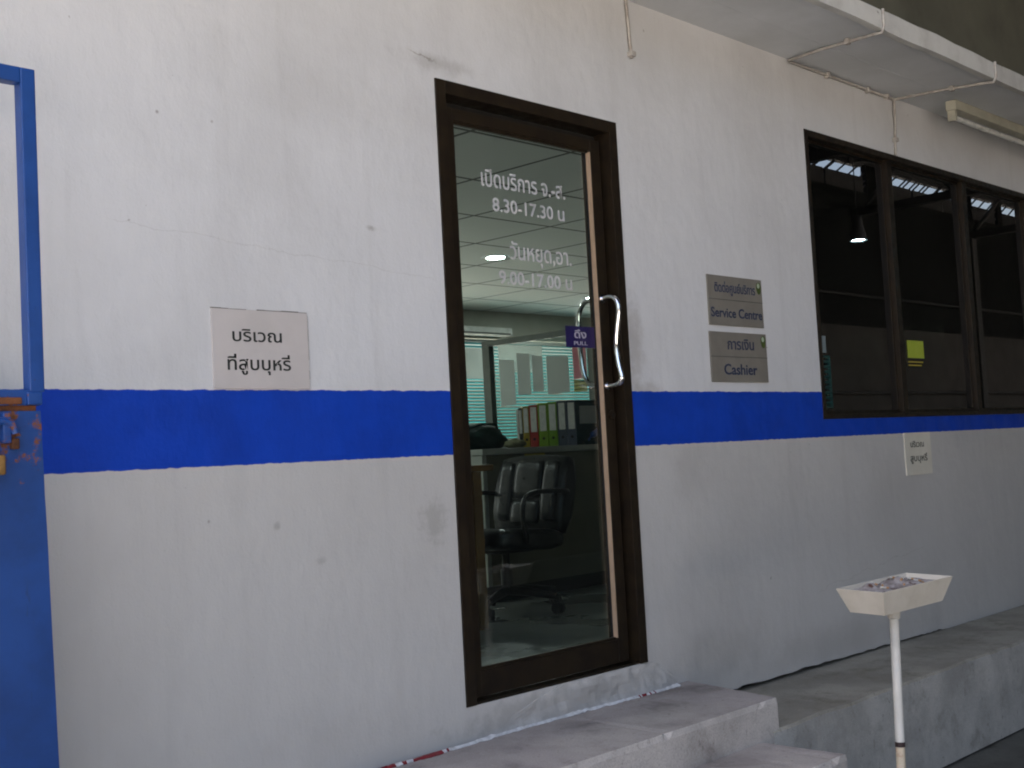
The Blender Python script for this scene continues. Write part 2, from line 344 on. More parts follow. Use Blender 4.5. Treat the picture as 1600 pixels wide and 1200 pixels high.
# ------------------------------------------------------------------ the office building
bld = thing('office_building', 'white and grey rendered office building with a painted blue band, glass door and dark window', 'building', (0, 0, G0))
DX, DZ = .945, 2.05; WX0, WX1, WZ0, WZ1 = 2.36, 5.90, .89, 2.25; TOP = 2.56
xs = [-9, 0, DX, WX0, WX1, 12]; zs = [-.16, 0, WZ0, DZ, WZ1, TOP]
wm = grid_panel(xs, zs, lambda i, j: not ((i == 1 and 1 <= j <= 2) or (i == 3 and 2 <= j <= 3)), 0, .15)
# foot of the wall: ragged lower edge with an open crack above the plinth to the right of the steps
fx = [-9, .9]; x = .9
while x < 12: x += .035; fx.append(min(x, 12))
def foot(x):
    if x < 1: return -.24
    n = noise.noise(Vector((x*6, 3, 0)))*.010 + noise.noise(Vector((x*27, 9, 0)))*.007
    gap = .022*max(0, 1-(x-1.6)/2.2) if x > 1.6 else .022
    return -.215 + gap*.8 + n + .004 - (.006 if x > 3.4 else 0)
for a, b in zip(fx[:-1], fx[1:]):
    wm.add([(a, 0, foot(a)), (b, 0, foot(b)), (b, 0, -.16), (a, 0, -.16)], [[0, 1, 2, 3]])
    wm.add([(a, 0, foot(a)), (b, 0, foot(b)), (b, .05, foot(b)+.003), (a, .05, foot(a)+.003)], [[3, 2, 1, 0]])
wm.build('wall', M['wall'], bld)
MB().box(-9, 12, .05, .15, -.4, -.162).build('footing', M['void'], bld)
MB().box(-9, 12, 0.004, .15, TOP+.10, 7.4).build('upper_wall', M['upper'], bld)
# canopy slab: soffit with form seams and a fascia
cm = MB().box(-9, 12, -.47, .15, TOP, TOP+.098, 0)
fz = []
n = 220
for i in range(n+1):
    x = -9+21*i/n; fz.append((x, TOP-.012+noise.noise(Vector((x*2.3, 0, 5)))*.006, TOP+.075+noise.noise(Vector((x*3.1, 7, 1)))*.010))
for a, b in zip(fz[:-1], fz[1:]):
    (xa, la, ha), (xb, lb, hb) = a, b
    cm.add([(xa, -.505, la), (xb, -.505, lb), (xb, -.505, hb), (xa, -.505, ha)], [[0, 1, 2, 3]], 1)
    cm.add([(xa, -.505, la), (xb, -.505, lb), (xb, -.471, lb), (xa, -.471, la)], [[0, 1, 2, 3]], 1)
    cm.add([(xa, -.471, la), (xb, -.471, lb), (xb, -.471, hb), (xa, -.471, ha)], [[0, 1, 2, 3]], 1)
    cm.add([(xa, -.505, ha), (xb, -.505, hb), (xb, -.30, hb+.03), (xa, -.30, ha+.03)], [[0, 1, 2, 3]], 1)
cm.box(-9, 12, -.213, -.210, TOP-.0015, TOP-.0002, 0)
cm.build('canopy', [M['soffit'], M['fascia']], bld)
# plinth
pm = MB(); n = 260; px = [1.02+11*i/n for i in range(n+1)]
def lip(x): return (-.475+noise.noise(Vector((x*5, 1, 2)))*.006, -.215+noise.noise(Vector((x*4, 8, 2)))*.005)
for a, b in zip(px[:-1], px[1:]):
    (ya, za), (yb, zb) = lip(a), lip(b)
    pm.add([(a, ya, za), (b, yb, zb), (b, .05, -.215), (a, .05, -.215)], [[0, 1, 2, 3]], 1)
    pm.add([(a, ya, za), (b, yb, zb), (b, yb-.007, zb-.010), (a, ya-.007, za-.010)], [[3, 2, 1, 0]], 1)
    pm.add([(a, ya-.007, za-.010), (b, yb-.007, zb-.010), (b, -.487, G0-.05), (a, -.487, G0-.05)], [[3, 2, 1, 0]], 0)
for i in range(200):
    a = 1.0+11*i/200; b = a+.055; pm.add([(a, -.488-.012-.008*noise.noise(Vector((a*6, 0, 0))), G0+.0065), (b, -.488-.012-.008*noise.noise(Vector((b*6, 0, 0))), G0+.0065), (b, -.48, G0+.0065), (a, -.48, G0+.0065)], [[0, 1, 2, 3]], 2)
pm.build('plinth', [M['plinth'], M['plintop'], M['void']], bld)
# rough mortar under the door sill
mm = MB(); nx, nz = 70, 8
def mp(i, j):
    x = -.03+1.23*i/nx; v = j/nz
    e = max(0, min(1, (x+.03)/.55, (1.20-x)/.24)); e = e*e*(3-2*e)
    y = .004-(.010+.014*(1-v)**2)*e + (noise.noise(Vector((x*9, v*2, 0)))*.007+noise.noise(Vector((x*31, v*5, 3)))*.005)*e
    return (x, y, -.112+v*(.004+.105*e)+(0 if v < .9 else noise.noise(Vector((x*14, 0, 4)))*.002))
for i in range(nx):
    for j in range(nz): mm.add([mp(i, j), mp(i+1, j), mp(i+1, j+1), mp(i, j+1)], [[0, 1, 2, 3]], 0, True)
mm.add([mp(i, nz) for i in range(nx+1)] + [(mp(i, nz)[0], .12, -.003) for i in range(nx+1)], [[i, i+1, nx+2+i, nx+1+i] for i in range(nx)], 0)
mm.build('door_sill', M['wall'], bld)

# interior shell
CZ = 2.35
MB().box(-1.4, 9, .15, 6.2, -.05, 0).build('office_floor', M['floor'], bld)
MB().box(-1.4, 9, .15, 6.2, CZ, CZ+.05).build('office_ceiling', M['ceil'], bld)
BW = [-1.5, -.6, 5.2, 5.75, 8.6, 9.15]; BZ = [-.05, 1.0, 2.06, 2.5]
bw = grid_panel(BW, BZ, lambda i, j: not (i in (1, 3) and j == 1), 6.2, 6.32); bw.build('office_back_wall', M['inwall'], bld)  # left opening is unseen, added to let more daylight into the office
MB().box(-1.55, -1.4, .15, 6.2, -.05, 2.5).build('office_side_wall', M['inwall'], bld)
iw = MB().box(9, 9.15, .15, 2.4, -.05, 2.5).box(9, 9.15, 4.2, 6.2, -.05, 2.5).box(9, 9.15, 2.4, 4.2, -.05, 1.05).box(9, 9.15, 2.4, 4.2, 1.9, 2.5)
iw.build('office_side_wall', M['inwall'], bld)
# ------------------------------------------------------------------ door
fr = MB().box(0, .045, -.006, .10, 0, DZ, bev=.002).box(DX-.045, DX, -.006, .10, 0, DZ, bev=.002).box(.045, DX-.045, -.006, .10, DZ-.045, DZ, bev=.002)
fr.box(.045, .07, .069, .098, 0.010, DZ-.047, 1).box(DX-.095, DX-.046, .069, .098, .010, DZ-.047, 1).box(.07, DX-.095, .069, .098, DZ-.095, DZ-.047, 1)
fr.box(.046, DX-.046, .0, .10, .0, .008)
fr.build('door_frame', [M['alu'], M['gasket']], bld)
LX0, LX1, LZ0, LZ1 = .052, .868, .016, 1.972; GX0, GX1, GZ0, GZ1 = .098, .812, .100, 1.930
door = MB().box(LX0, GX0, .022, .068, LZ0, LZ1, bev=.003).box(GX1, LX1, .022, .068, LZ0, LZ1, bev=.003)
door.box(GX0, GX1, .024, .066, GZ1, LZ1, bev=.002).box(GX0, GX1, .024, .066, LZ0, GZ0, bev=.002)
door.box(GX1-.006, GX1-.0005, .0225, .044, GZ0+.008, GZ1-.008, 1)                    # glazing bead, light from the left put into its pale tan colour
door.box(GX0, GX0+.006, .026, .044, GZ0, GZ1, 0).box(GX0+.006, GX1-.006, .030, .044, GZ0, GZ0+.010, 2).box(GX0+.006, GX1-.006, .030, .044, GZ1-.010, GZ1, 2)
door.box(GX1-.009, GX1-.006, .040, .047, GZ0+.01, GZ1-.01, 3)
dl = door.build('glass_door', [M['alu'], M['alulit'], M['alu'], M['gasket']], bld)
MB().box(GX0+.002, GX1-.003, .045, .050, GZ0+.002, GZ1-.002).build('glass_pane', M['dglass'], dl)
hp = [(.83, .020, 1.365), (.83, -.010, 1.370), (.83, -.032, 1.365), (.83, -.048, 1.350), (.83, -.055, 1.325), (.83, -.052, 1.29), (.83, -.041, 1.235), (.83, -.034, 1.19), (.83, -.035, 1.15), (.83, -.042, 1.105), (.83, -.050, 1.075), (.83, -.050, 1.058), (.83, -.038, 1.044), (.83, -.012, 1.038), (.83, .020, 1.038)]
def smooth_path(p, k=4):
    p = [Vector(q) for q in p]; out = []
    for i in range(len(p)-1):
        a, b, c, d = p[max(i-1, 0)], p[i], p[i+1], p[min(i+2, len(p)-1)]
        for j in range(k):
            t = j/k; out.append(.5*((2*b)+(c-a)*t+(2*a-5*b+4*c-d)*t*t+(3*b-a-3*c+d)*t**3))
    return out+[p[-1]]
def handle(pts, yf):
    m = MB().tube(smooth_path(pts), .0095, 0, 14)
    for q in (pts[0], pts[-1]):
        s_ = 1 if yf < .04 else -1
        m.tube([(q[0], yf, q[2]), (q[0], yf-.006*s_, q[2])], .016, 0, 18)
    return m.build('pull_handle', M['chrome'], dl)
handle(hp, .022)
hin = [(.83, .068, 1.366), (.83, .10, 1.365), (.83, .125, 1.345), (.83, .140, 1.31), (.83, .143, 1.26), (.83, .142, 1.18), (.83, .134, 1.11), (.83, .120, 1.07), (.83, .095, 1.045), (.83, .068, 1.042)]
handle(hin, .068)
MB().tube([(.845, .022, .93), (.845, .012, .93)], .016, 0, 16).box(.843, .847, .0105, .0125, .923, .937, 1).build('lock_cylinder', [M['alu'], M['gasket']], dl)
YG = .0445
for a in (('เปิดบริการ จ.-ส.', .241, .678, 1.730, .046, .012, False), ('8.30-17.30 น', .290, .668, 1.647, .047, .014, True), ('วันหยุด,อา.', .366, .694, 1.484, .046, .010, False), ('9.00-17.00 น', .304, .690, 1.393, .047, .014, True)):
    MB().text(*a[:5], YG, off=a[5], lat=a[6]).build('opening_hours', M['white_letter'], dl)
ps = MB().box(.637, .800, .0425, .0447, 1.181, 1.259, 0)
ps.text('ดึง', .684, .752, 1.216, .022, .0423, 1, off=.015); ps.text('PULL', .680, .756, 1.190, .014, .0423, 1, off=.012, lat=True)
ps.build('pull_sign', [M['purple'], M['violet_letter']], dl)
# ------------------------------------------------------------------ window
W = MB().box(WX0, WX0+.03, -.004, .12, WZ0, WZ1, bev=.002).box(WX1-.03, WX1, -.004, .12, WZ0, WZ1).box(WX0+.03, WX1-.03, -.004, .12, WZ1-.030, WZ1, bev=.002).box(WX0+.03, WX1-.03, -.004, .12, WZ0, WZ0+.022, bev=.002)
win = W.build('window', M['alu'], bld)
mull = (3.222, 4.125, 5.03)
for x in mull: MB().box(x-.026, x+.026, .012, .10, WZ0+.022, WZ1-.03, bev=.002).build('mullion', M['alu'], win)
ed = [WX0+.03]+[v for x in mull for v in (x-.026, x+.026)]+[WX1-.03]
for k in range(4):
    a, b = ed[2*k], ed[2*k+1]; y = .045
    MB().box(a, a+.008, y-.008, y+.010, WZ0+.022, WZ1-.03).box(b-.008, b, y-.008, y+.010, WZ0+.022, WZ1-.03).box(a+.008, b-.008, y-.008, y+.010, WZ0+.022, WZ0+.040).box(a+.008, b-.008, y-.008, y+.010, WZ1-.042, WZ1-.03).build('sash', M['alu'], win)
    MB().box(a+.008, b-.008, y, y+.004, WZ0+.040, WZ1-.042).build('glass_pane', M['wglass'], win)
o = MB().box(3.345, 3.530, .0425, .0440, 1.200, 1.292, 0)  # flat lime green rectangle on the glass, thin strips below
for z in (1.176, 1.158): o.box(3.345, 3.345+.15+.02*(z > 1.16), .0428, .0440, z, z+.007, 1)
tag(o.build('notice', [M['lime'], M['note']], None, (3.437, .044, 1.16)), 'lime green patch on the dark window glass beside a mullion', 'notice')

tag(MB().box(2.405, 2.505, .0425, .0440, 1.205, 1.285).build('notice', M['bluepaper'], None, (2.455, .044, 1.205)), 'small pale blue paper at the left edge of the dark window, above the teal stripes', 'notice')
gr = thing('blind_stand_in', 'teal stripes added at the lower left of the dark window, standing for inner blinds', 'blind_stripes', (2.46, .035, .94))  # slats added on the glass, standing in for teal blinds seen inside
MB().box(2.402, 2.410, .034, .044, .945, 1.19).box(2.512, 2.520, .034, .044, .945, 1.19).box(2.410, 2.512, .034, .044, .945, .953).box(2.410, 2.512, .034, .044, 1.182, 1.19).build('frame', M['blind_stripes'], gr)
m = MB()
for k in range(9): m.box(2.4105, 2.5115, .036, .043, .962+k*.0245, .973+k*.0245, 0, 0, Matrix.Rotation(R(25), 3, 'X'))
m.build('slats', M['blind_stripes'], gr)

# ------------------------------------------------------------------ steps, tape
st = thing('concrete_steps', 'worn concrete doorsteps stacked below the glass door', 'steps', (.1, -.5, G0))
def slab(x0, x1, y0, y1, z0, z1, seed):
    """step with a slightly chipped front and side arris"""
    m = MB(); n = 60
    P = []
    for i in range(n+1):
        x = x0+(x1-x0)*i/n; c = noise.noise(Vector((x*5, seed, 0)))*.008+max(0, noise.noise(Vector((x*13, seed, 5)))-.2)*.05
        P.append((x, y0+abs(c), z1-abs(c)*.35))
    for i in range(n):
        (xa, ya, za), (xb, yb, zb) = P[i], P[i+1]
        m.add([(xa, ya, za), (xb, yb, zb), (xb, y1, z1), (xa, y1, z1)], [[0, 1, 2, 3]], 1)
        m.add([(xa, ya, za), (xb, yb, zb), (xb, y0-.004, z1-.02), (xa, y0-.004, z1-.02)], [[3, 2, 1, 0]])
        m.add([(xa, y0-.004, z1-.02), (xb, y0-.004, z1-.02), (xb, y0-.006, z0), (xa, y0-.006, z0)], [[3, 2, 1, 0]])
    for q, e in ((P[0], x0), (P[-1], x1)):
        m.add([(e, q[1], q[2]), (e, y1, z1), (e, y1, z0), (e, y0-.006, z0), (e, y0-.004, z1-.02)], [[0, 1, 2, 3, 4] if e == x1 else [4, 3, 2, 1, 0]])
    return m
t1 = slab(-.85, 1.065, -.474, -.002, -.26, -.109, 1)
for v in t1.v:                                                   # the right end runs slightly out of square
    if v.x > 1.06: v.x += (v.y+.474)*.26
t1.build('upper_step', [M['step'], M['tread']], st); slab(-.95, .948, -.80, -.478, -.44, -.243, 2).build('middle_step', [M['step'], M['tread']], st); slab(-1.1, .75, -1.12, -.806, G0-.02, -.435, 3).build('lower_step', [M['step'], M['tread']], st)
MB().box(-.8, .9, -.80, -.02, G0, -.262).build('step_core', M['mortar'], st)
tp = MB(); n = 170
def tpp(i):
    x = -.42+1.50*i/n; e = noise.noise(Vector((x*21, 2, 0))); w_ = max(.0006, .0035+.008*noise.noise(Vector((x*9, 5, 0)))+.006*e)
    return x, -.034+.008*math.sin(x*5), w_, -.1065+abs(noise.noise(Vector((x*30, 1, 8))))*.006
for i in range(n):
    (xa, ya, wa, za), (xb, yb, wb, zb) = tpp(i), tpp(i+1)
    red = (xa < -.12 and noise.noise(Vector((xa*26, 0, 3))) > -.1) or (.80 < xa < .93 and noise.noise(Vector((xa*40, 0, 3))) > 0)
    tp.add([(xa, ya-wa, za), (xb, yb-wb, zb), (xb, yb+wb, zb+.006), (xa, ya+wa, za+.006), (xa, ya-wa, za-.0025), (xb, yb-wb, zb-.0025), (xb, yb+wb, zb+.0035), (xa, ya+wa, za+.0035)], [[0, 1, 2, 3], [7, 6, 5, 4], [0, 4, 5, 1], [2, 6, 7, 3]], 1 if red else 0)
tag(tp.build('torn_tape', [M['tapew'], M['taper']], None, (.3, -.05, -.108)), 'torn strip of red and white tape along the wall foot on the upper step', 'tape')

# ------------------------------------------------------------------ signs on the wall
def sign(name, label, box, mats, lines, group=None, extra=None, edge=True):
    x0, x1, z0, z1 = box
    t = thing(name, label, 'sign', ((x0+x1)/2, 0, z0), group)
    b = MB().box(x0, x1, -.0065, -.0003, z0, z1, 0, .001)
    if edge:                                                     # grimy putty showing round the board
        x = x0
        while x < x1:
            L = rnd.uniform(.02, .06)
            if rnd.random() < .75: b.box(x, min(x+L, x1), -.0045, -.0002, z1, z1+rnd.uniform(.0015, .004), 1)
            x += L
        z = z0
        while z < z1:
            L = rnd.uniform(.02, .05)
            if rnd.random() < .6: b.box(x1, x1+rnd.uniform(.001, .003), -.0045, -.0002, z, min(z+L, z1), 1)
            z += L
    b.build('board', [mats[0], M['platedge']], t)
    for a in lines: MB().text(*a[:5], -.0068, 0, off=a[5], lat=a[6]).build('lettering', mats[1], t)
    if extra: extra(t)
    return t
sign('wall_sign', 'cream square board with two lines of black lettering, resting on the blue band', (-.890, -.566, 1.019, 1.241), (M['plate'], M['ink']),
     [('บริเวณ', -.826, -.660, 1.152, .027, .012, False), ('ที่สูบบุหรี่', -.845, -.632, 1.072, .029, .012, False)])
def emblem(x, z):
    def f(t):
        m = MB(); n = 24; pts = []
        for k in range(n):
            a = 2*math.pi*k/n; r = .019*(1+.75*max(0, -math.sin(a))**4)
            pts.append((x+r*math.cos(a)*.95, z+r*math.sin(a)))
        m.prism(pts, -.0082, -.0066, 0); m.prism([(x-.004+.010*math.cos(a*.5236), z+.004+.011*math.sin(a*.5236)) for a in range(12)], -.0092, -.0084, 1)
        m.build('emblem', [M['green'], M['palegreen']], t)
        gz = t['gz']; b = MB().box(t['gx0'], t['gx1'], -.0072, -.0066, gz-.0016, gz+.0016); b.build('dividing_line', M['groove'], t)
        for k in ('gz', 'gx0', 'gx1'): del t[k]
    return f
def plate(label, box, lines, ez, gz):
    def ex(t):
        t['gz'] = gz; t['gx0'] = box[0]; t['gx1'] = box[1]; emblem(box[1]-.026, ez)(t)
    return sign('wall_sign', label, box, (M['taupe'], M['bluink']), lines, 'taupe name plates beside the door', ex, edge=False)
plate('taupe metal plate reading Service Centre, above the Cashier plate', (1.487, 1.897, 1.293, 1.503),
      [('ติดต่อศูนย์บริการ', 1.535, 1.842, 1.434, .030, .016, False), ('Service Centre', 1.500, 1.886, 1.328, .040, .016, True)], 1.472, 1.402)
plate('taupe metal plate reading Cashier, just above the blue band', (1.480, 1.906, 1.056, 1.266),
      [('การเงิน', 1.605, 1.805, 1.194, .035, .014, False), ('Cashier', 1.570, 1.820, 1.088, .044, .016, True)], 1.238, 1.162)
sign('wall_sign', 'small upright cream board with faded lettering hung under the dark window', (3.136, 3.427, .594, .809), (M['plate2'], M['greyink']),
     [('บริเวณ', 3.195, 3.345, .735, .024, .014, False), ('สูบบุหรี่', 3.185, 3.375, .663, .026, .014, False)], edge=False)

# ------------------------------------------------------------------ gate
gt = thing('steel_gate', 'blue steel gate leaf with open upper frame and rusty latch against the white wall', 'gate', (-1.9, -.3, G0))
gm = MB().box(-1.556, -1.522, -.318, -.285, .985, 1.703, 0, .003).box(-2.55, -1.556, -.318, -.285, 1.668, 1.703, 0, .003).box(-2.60, -1.531, -.318, -.285, .956, .990, 0, .003).box(-2.60, -2.566, -.318, -.285, .99, 1.703, 0, .003)
gm.box(-1.565, -1.531, -.325, -.283, .957, .985, 0, .003)
gm.build('gate_frame', M['gate'], gt)
pn = MB(); n = 24
for i in range(n):
    za, zb = .944-1.5*i/n, .944-1.5*(i+1)/n
    f = lambda z: -1.532+.016*(.944-z)/.75+noise.noise(Vector((0, 0, z*7)))*.0022
    for q in ((-.316, 0), (-.283, 1)):
        pn.add([(-2.6, q[0], za), (f(za), q[0], za), (f(zb), q[0], zb), (-2.6, q[0], zb)], [[0, 1, 2, 3] if q[1] else [3, 2, 1, 0]])
    pn.add([(f(za), -.316, za), (f(za), -.283, za), (f(zb), -.283, zb), (f(zb), -.316, zb)], [[0, 1, 2, 3]])
pn.add([(-2.6, -.316, .944), (-1.532, -.316, .944), (-1.532, -.283, .944), (-2.6, -.283, .944)], [[0, 1, 2, 3]])
pn.build('gate_panel', M['gate'], gt)
MB().box(-2.6, -1.54, -.31, -.288, .9435, .9565, 0).build('rusted_joint', M['rust'], gt)
lt = MB().tube([(-1.75, -.332, .925), (-1.625, -.332, .922), (-1.603, -.332, .918), (-1.598, -.332, .895)], .009, 0, 10).box(-1.625, -1.607, -.335, -.317, .875, .94, 0, .003).box(-1.605, -1.588, -.332, -.317, .862, .885, 1, .003)
lt.box(-1.66, -1.578, -.328, -.319, .958, .973, 1, .003)
lt.build('latch', [M['gate'], M['rust']], gt)
pk = thing('padlock', 'brass padlock hanging on the blue gate latch', 'padlock', (-1.645, -.335, .81))
MB().box(-1.672, -1.625, -.345, -.325, .808, .850, 0, .004).build('body', M['brass'], pk)
MB().tube([(-1.637+.011*math.cos(a)-.011, -.335, .855+.022*math.sin(a)) for a in [k*math.pi/10 for k in range(11)]], .0035, 0, 8).tube([(-1.637, -.335, .848), (-1.637, -.335, .856)], .0035).tube([(-1.659, -.335, .848), (-1.659, -.335, .856)], .0035).build('shackle', M['chrome'], pk)

# ------------------------------------------------------------------ conduits, lamp under the canopy
def conduit(label, pts_list, clips, loc, group='painted cable conduits on the wall'):
    t = thing('cable_conduit', label, 'conduit', loc, group)
    m = MB()
    for p in pts_list: m.tube(p, .0068, 0, 8)
    m.build('pipe', M['conduit'], t)
    for (x, y, z, ax) in clips:
        d = {'x': (.010, .013, .013), 'y': (.013, .010, .013), 'z': (.013, .013, .010)}[ax]
        MB().box(x-d[0], x+d[0], y-d[1], y+d[1], z-d[2], z+d[2], 0, .003).build('clip', M['conduit'], t)
conduit('short pale conduit coming down the wall from the canopy above the door', [[(1.047, -.010, TOP-.001), (1.054, -.010, 2.45), (1.063, -.009, 2.325)]], [(1.062, -.012, 2.34, 'z')], (1.06, 0, 2.32))
zc = TOP-.011
conduit('pale conduit looping across the canopy soffit and down to the window head', [
    [(2.20, -.513, 2.635), (2.20, -.512, 2.558), (2.202, -.500, zc-.016), (2.205, -.470, zc-.012), (2.22, -.2, zc-.004), (2.235, -.02, zc-.004), (2.26, -.012, zc-.004), (2.8, -.012, zc-.004), (3.285, -.012, zc-.004), (3.285, -.03, zc-.004), (3.33, -.25, zc-.004), (3.375, -.470, zc-.012), (3.378, -.500, zc-.016), (3.38, -.512, 2.558), (3.38, -.513, 2.635)],
    [(3.285, -.012, zc-.004), (3.278, -.011, 2.40), (3.262, -.010, 2.25)]],
    [(2.6, -.012, zc-.004, 'x'), (3.0, -.012, zc-.004, 'x'), (3.2, -.012, zc-.004, 'x'), (2.213, -.33, zc-.006, 'y'), (3.34, -.3, zc-.006, 'y'), (3.27, -.012, 2.33, 'z')], (2.8, 0, 2.25))
fl = thing('fluorescent_lamp', 'unlit cream fluorescent batten fixed under the canopy at upper right', 'lamp', (4.3, -.17, 2.5))
MB().box(3.60, 5.05, -.205, -.145, TOP-.055, TOP-.002, 0, .006).build('housing', M['lamp'], fl)
for x in (3.612, 5.038): MB().box(x-.012, x+.012, -.198, -.152, TOP-.112, TOP-.056, 0, .005).build('lamp_holder', M['lamp'], fl)
MB().tube([(3.624, -.175, TOP-.092), (5.026, -.175, TOP-.092)], .014, 0, 14).build('tube', M['tube'], fl)

# ------------------------------------------------------------------ ashtray stand
ay = thing('ashtray_stand', 'cream painted ashtray stand with tapered tray of ash on a thin pole', 'ashtray', (1.10, -.913, G0))
TA, TB, TI, TH = .400, .186, .034, .082
TM = Matrix.Translation((1.155, -.913, .300)) @ (Matrix.Rotation(R(-8), 3, 'Z') @ Matrix.Rotation(R(1.4), 3, 'X') @ Matrix.Rotation(R(-2), 3, 'Y')).to_4x4()
def ring(a, b, z): return [TM @ Vector((sx*a/2, sy*b/2, z)) for sx, sy in ((-1, -1), (1, -1), (1, 1), (-1, 1))]
tv = ring(TA-2*TI, TB-1.5*TI, -TH)+ring(TA, TB, 0)+ring(TA-.009, TB-.009, 0)+ring(TA-2*TI-.006, TB-1.5*TI-.006, -TH+.006)
tf = [[3, 2, 1, 0], [12, 13, 14, 15]]
for k in range(3):
    for i in range(4): tf.append([k*4+i, k*4+(i+1) % 4, k*4+4+(i+1) % 4, k*4+4+i])
b = bmesh.new(); vv = [b.verts.new(v) for v in tv]
for f in tf: b.faces.new([vv[i] for i in f])
bmesh.ops.recalc_face_normals(b, faces=b.faces[:]); bmesh.ops.bevel(b, geom=b.edges[:], offset=.0016, segments=2, profile=.6, affect='EDGES')
MB().bm(b).build('tray', M['tray'], ay)
nx, ny = 48, 22; am = MB()
def az(i, j):
    u, v = i/nx, j/ny; x = (u-.5)*(TA-.024); y = (v-.5)*(TB-.022)
    e = min(1, min(u, 1-u, v, 1-v)*5)
    return TM @ Vector((x, y, -.016+e*(.012+.024*noise.noise(Vector((x*13, y*13, 0)))+.010*noise.noise(Vector((x*38, y*38, 2)))+.004*noise.noise(Vector((x*90, y*90, 1))))))
am.add([az(i, j) for i in range(nx+1) for j in range(ny+1)], [[i*(ny+1)+j, (i+1)*(ny+1)+j, (i+1)*(ny+1)+j+1, i*(ny+1)+j+1] for i in range(nx) for j in range(ny)], 0, True)
am.build('ash', M['ash'], ay)
for k in range(11):
    a = rnd.uniform(0, 3.14); d = Vector((math.cos(a), math.sin(a), 0)); l = rnd.uniform(.016, .030); tz = rnd.uniform(-.002, .010)
    p = Vector(az(rnd.randint(7, nx-7), rnd.randint(5, ny-5)))+Vector((0, 0, .003))
    MB().tube([p, p+d*.010+Vector((0, 0, tz*.4))], .0038, 1, 7).tube([p+d*.010+Vector((0, 0, tz*.4)), p+d*l+Vector((0, 0, tz))], .0037, 0, 7).build('cigarette_butt', [M['butt'], M['filter']], ay)
pz = lambda z: (1.129+(z-.175)*.05, -.913, z)
MB().tube([pz(-.222), pz(.205)], .0155, 0, 20).build('pole', M['pole'], ay)
MB().tube([pz(-.238), pz(-.224)], .0166, 0, 20).build('dark_band', M['band'], ay)
MB().tube([pz(.186), pz(.219)], .0215, 0, 20).tube([pz(.181), pz(.186)], [.017, .0215], 0, 20).build('collar', M['pole'], ay)
MB().tube([pz(G0+.03), pz(-.239)], .0152, 0, 20).build('lower_pole', M['polebottom'], ay)
MB().lathe(pz(G0), [(0, 0), (.15, 0), (.15, .016), (.04, .032), (.016, .05)], 0, 28).build('foot_plate', M['pole'], ay)

# ------------------------------------------------------------------ office furniture behind the glass
ct = thing('counter', 'low olive office counter with pale top behind the glass door', 'counter', (2.9, 2.1, 0))
MB().box(2.06, 5.2, 1.93, 2.36, .815, .848, 0, .004).build('countertop', M['countertop'], ct)
MB().box(2.10, 5.2, 1.955, 2.34, 0.08, .814).build('front_panel', M['counter'], ct); MB().box(2.065, 2.098, 1.94, 2.35, 0, .814, 0, .003).build('end_panel', M['countertop'], ct); MB().box(2.10, 5.2, 1.965, 2.33, 0, .079).build('kickboard', M['plast'], ct)
dk = thing('desk', 'brown wooden desk end just inside the glass door', 'desk', (.95, 1.5, 0))
MB().box(.45, 1.42, 1.22, 1.80, .735, .765, 0, .004).build('desktop', M['wood'], dk); MB().box(1.30, 1.355, 1.24, 1.78, 0, .734, 0, .002).build('side_panel', M['wood'], dk); MB().box(.5, .54, 1.24, 1.78, 0, .734).build('side_panel', M['wood'], dk); MB().box(.54, 1.30, 1.74, 1.77, .2, .734).build('back_panel', M['wood'], dk)
tag(MB().box(2.421, 2.592, 1.953, 1.9545, .772, .812).build('paper_note', M['note'], None, (2.5, 1.954, .772)), 'yellow paper note stuck below the pale counter top', 'note')
# office chair, facing left along the wall
ch = thing('office_chair', 'black leather office chair on castors standing in front of the olive counter', 'chair', (1.86, 1.60, 0))
def pad(c, size, bev, axes):
    """cushion: a bevelled, swollen block on its own axes"""
    b = bmesh.new(); bmesh.ops.create_cube(b, size=1); bmesh.ops.subdivide_edges(b, edges=b.edges[:], cuts=6, use_grid_fill=True)
    for v in b.verts:
        q = v.co*2; r = [abs(k) for k in q]
        f = lambda i, j: (1-.10*(abs(q[i])**4)*(abs(q[j])**4))
        v.co = Vector((q.x*f(1, 2)*size[0]/2*(1-.22*max(r[1], r[2])**6), q.y*f(0, 2)*size[1]/2*(1-.05*r[2]**4), q.z*f(0, 1)*size[2]/2*(1-.05*r[1]**4)))
    mt = Matrix.Translation(c) @ axes.to_4x4(); m = MB(); m.bm(b, 0, True, mt); return m
tilt = Matrix.Rotation(R(14), 3, 'Y')
bk = pad((2.10, 1.60, .585), (.11, .50, .42), .03, tilt)
for y in (1.43, 1.60, 1.77): pass
bkobj = bk.build('backrest', M['leather'], ch)
pp = MB()
for y0, y1, z0, z1 in ((1.395, 1.49, .44, .76), (1.50, 1.70, .56, .765), (1.50, 1.70, .425, .55), (1.71, 1.805, .44, .76)):
    c = Vector((0, (y0+y1)/2-1.60, (z0+z1)/2-.585)); q = pad(Vector((0, 0, 0)), (.055, y1-y0, z1-z0), .02, Matrix.Identity(3))
    for v, s_ in zip(q.v, q.v): v.x += -.045; v.y += c.y; v.z += c.z
    pp.add([tilt @ v+Vector((2.10, 1.60, .585)) for v in q.v], q.f, 0, True)
pp.build('cushion', M['leather'], bkobj)
pad((1.84, 1.60, .375), (.50, .50, .11), .03, Matrix.Rotation(R(4), 3, 'Y')).build('seat', M['leather'], ch)
for y in (1.33, 1.87):
    MB().tube(smooth_path([(2.09, y+(.05 if y < 1.6 else -.05), .59), (2.06, y, .605), (1.90, y, .615), (1.78, y, .605), (1.73, y, .57), (1.72, y, .48), (1.74, y, .40), (1.80, y+(.06 if y < 1.6 else -.06), .335)]), .013, 0, 10).build('armrest', M['plast'], ch)
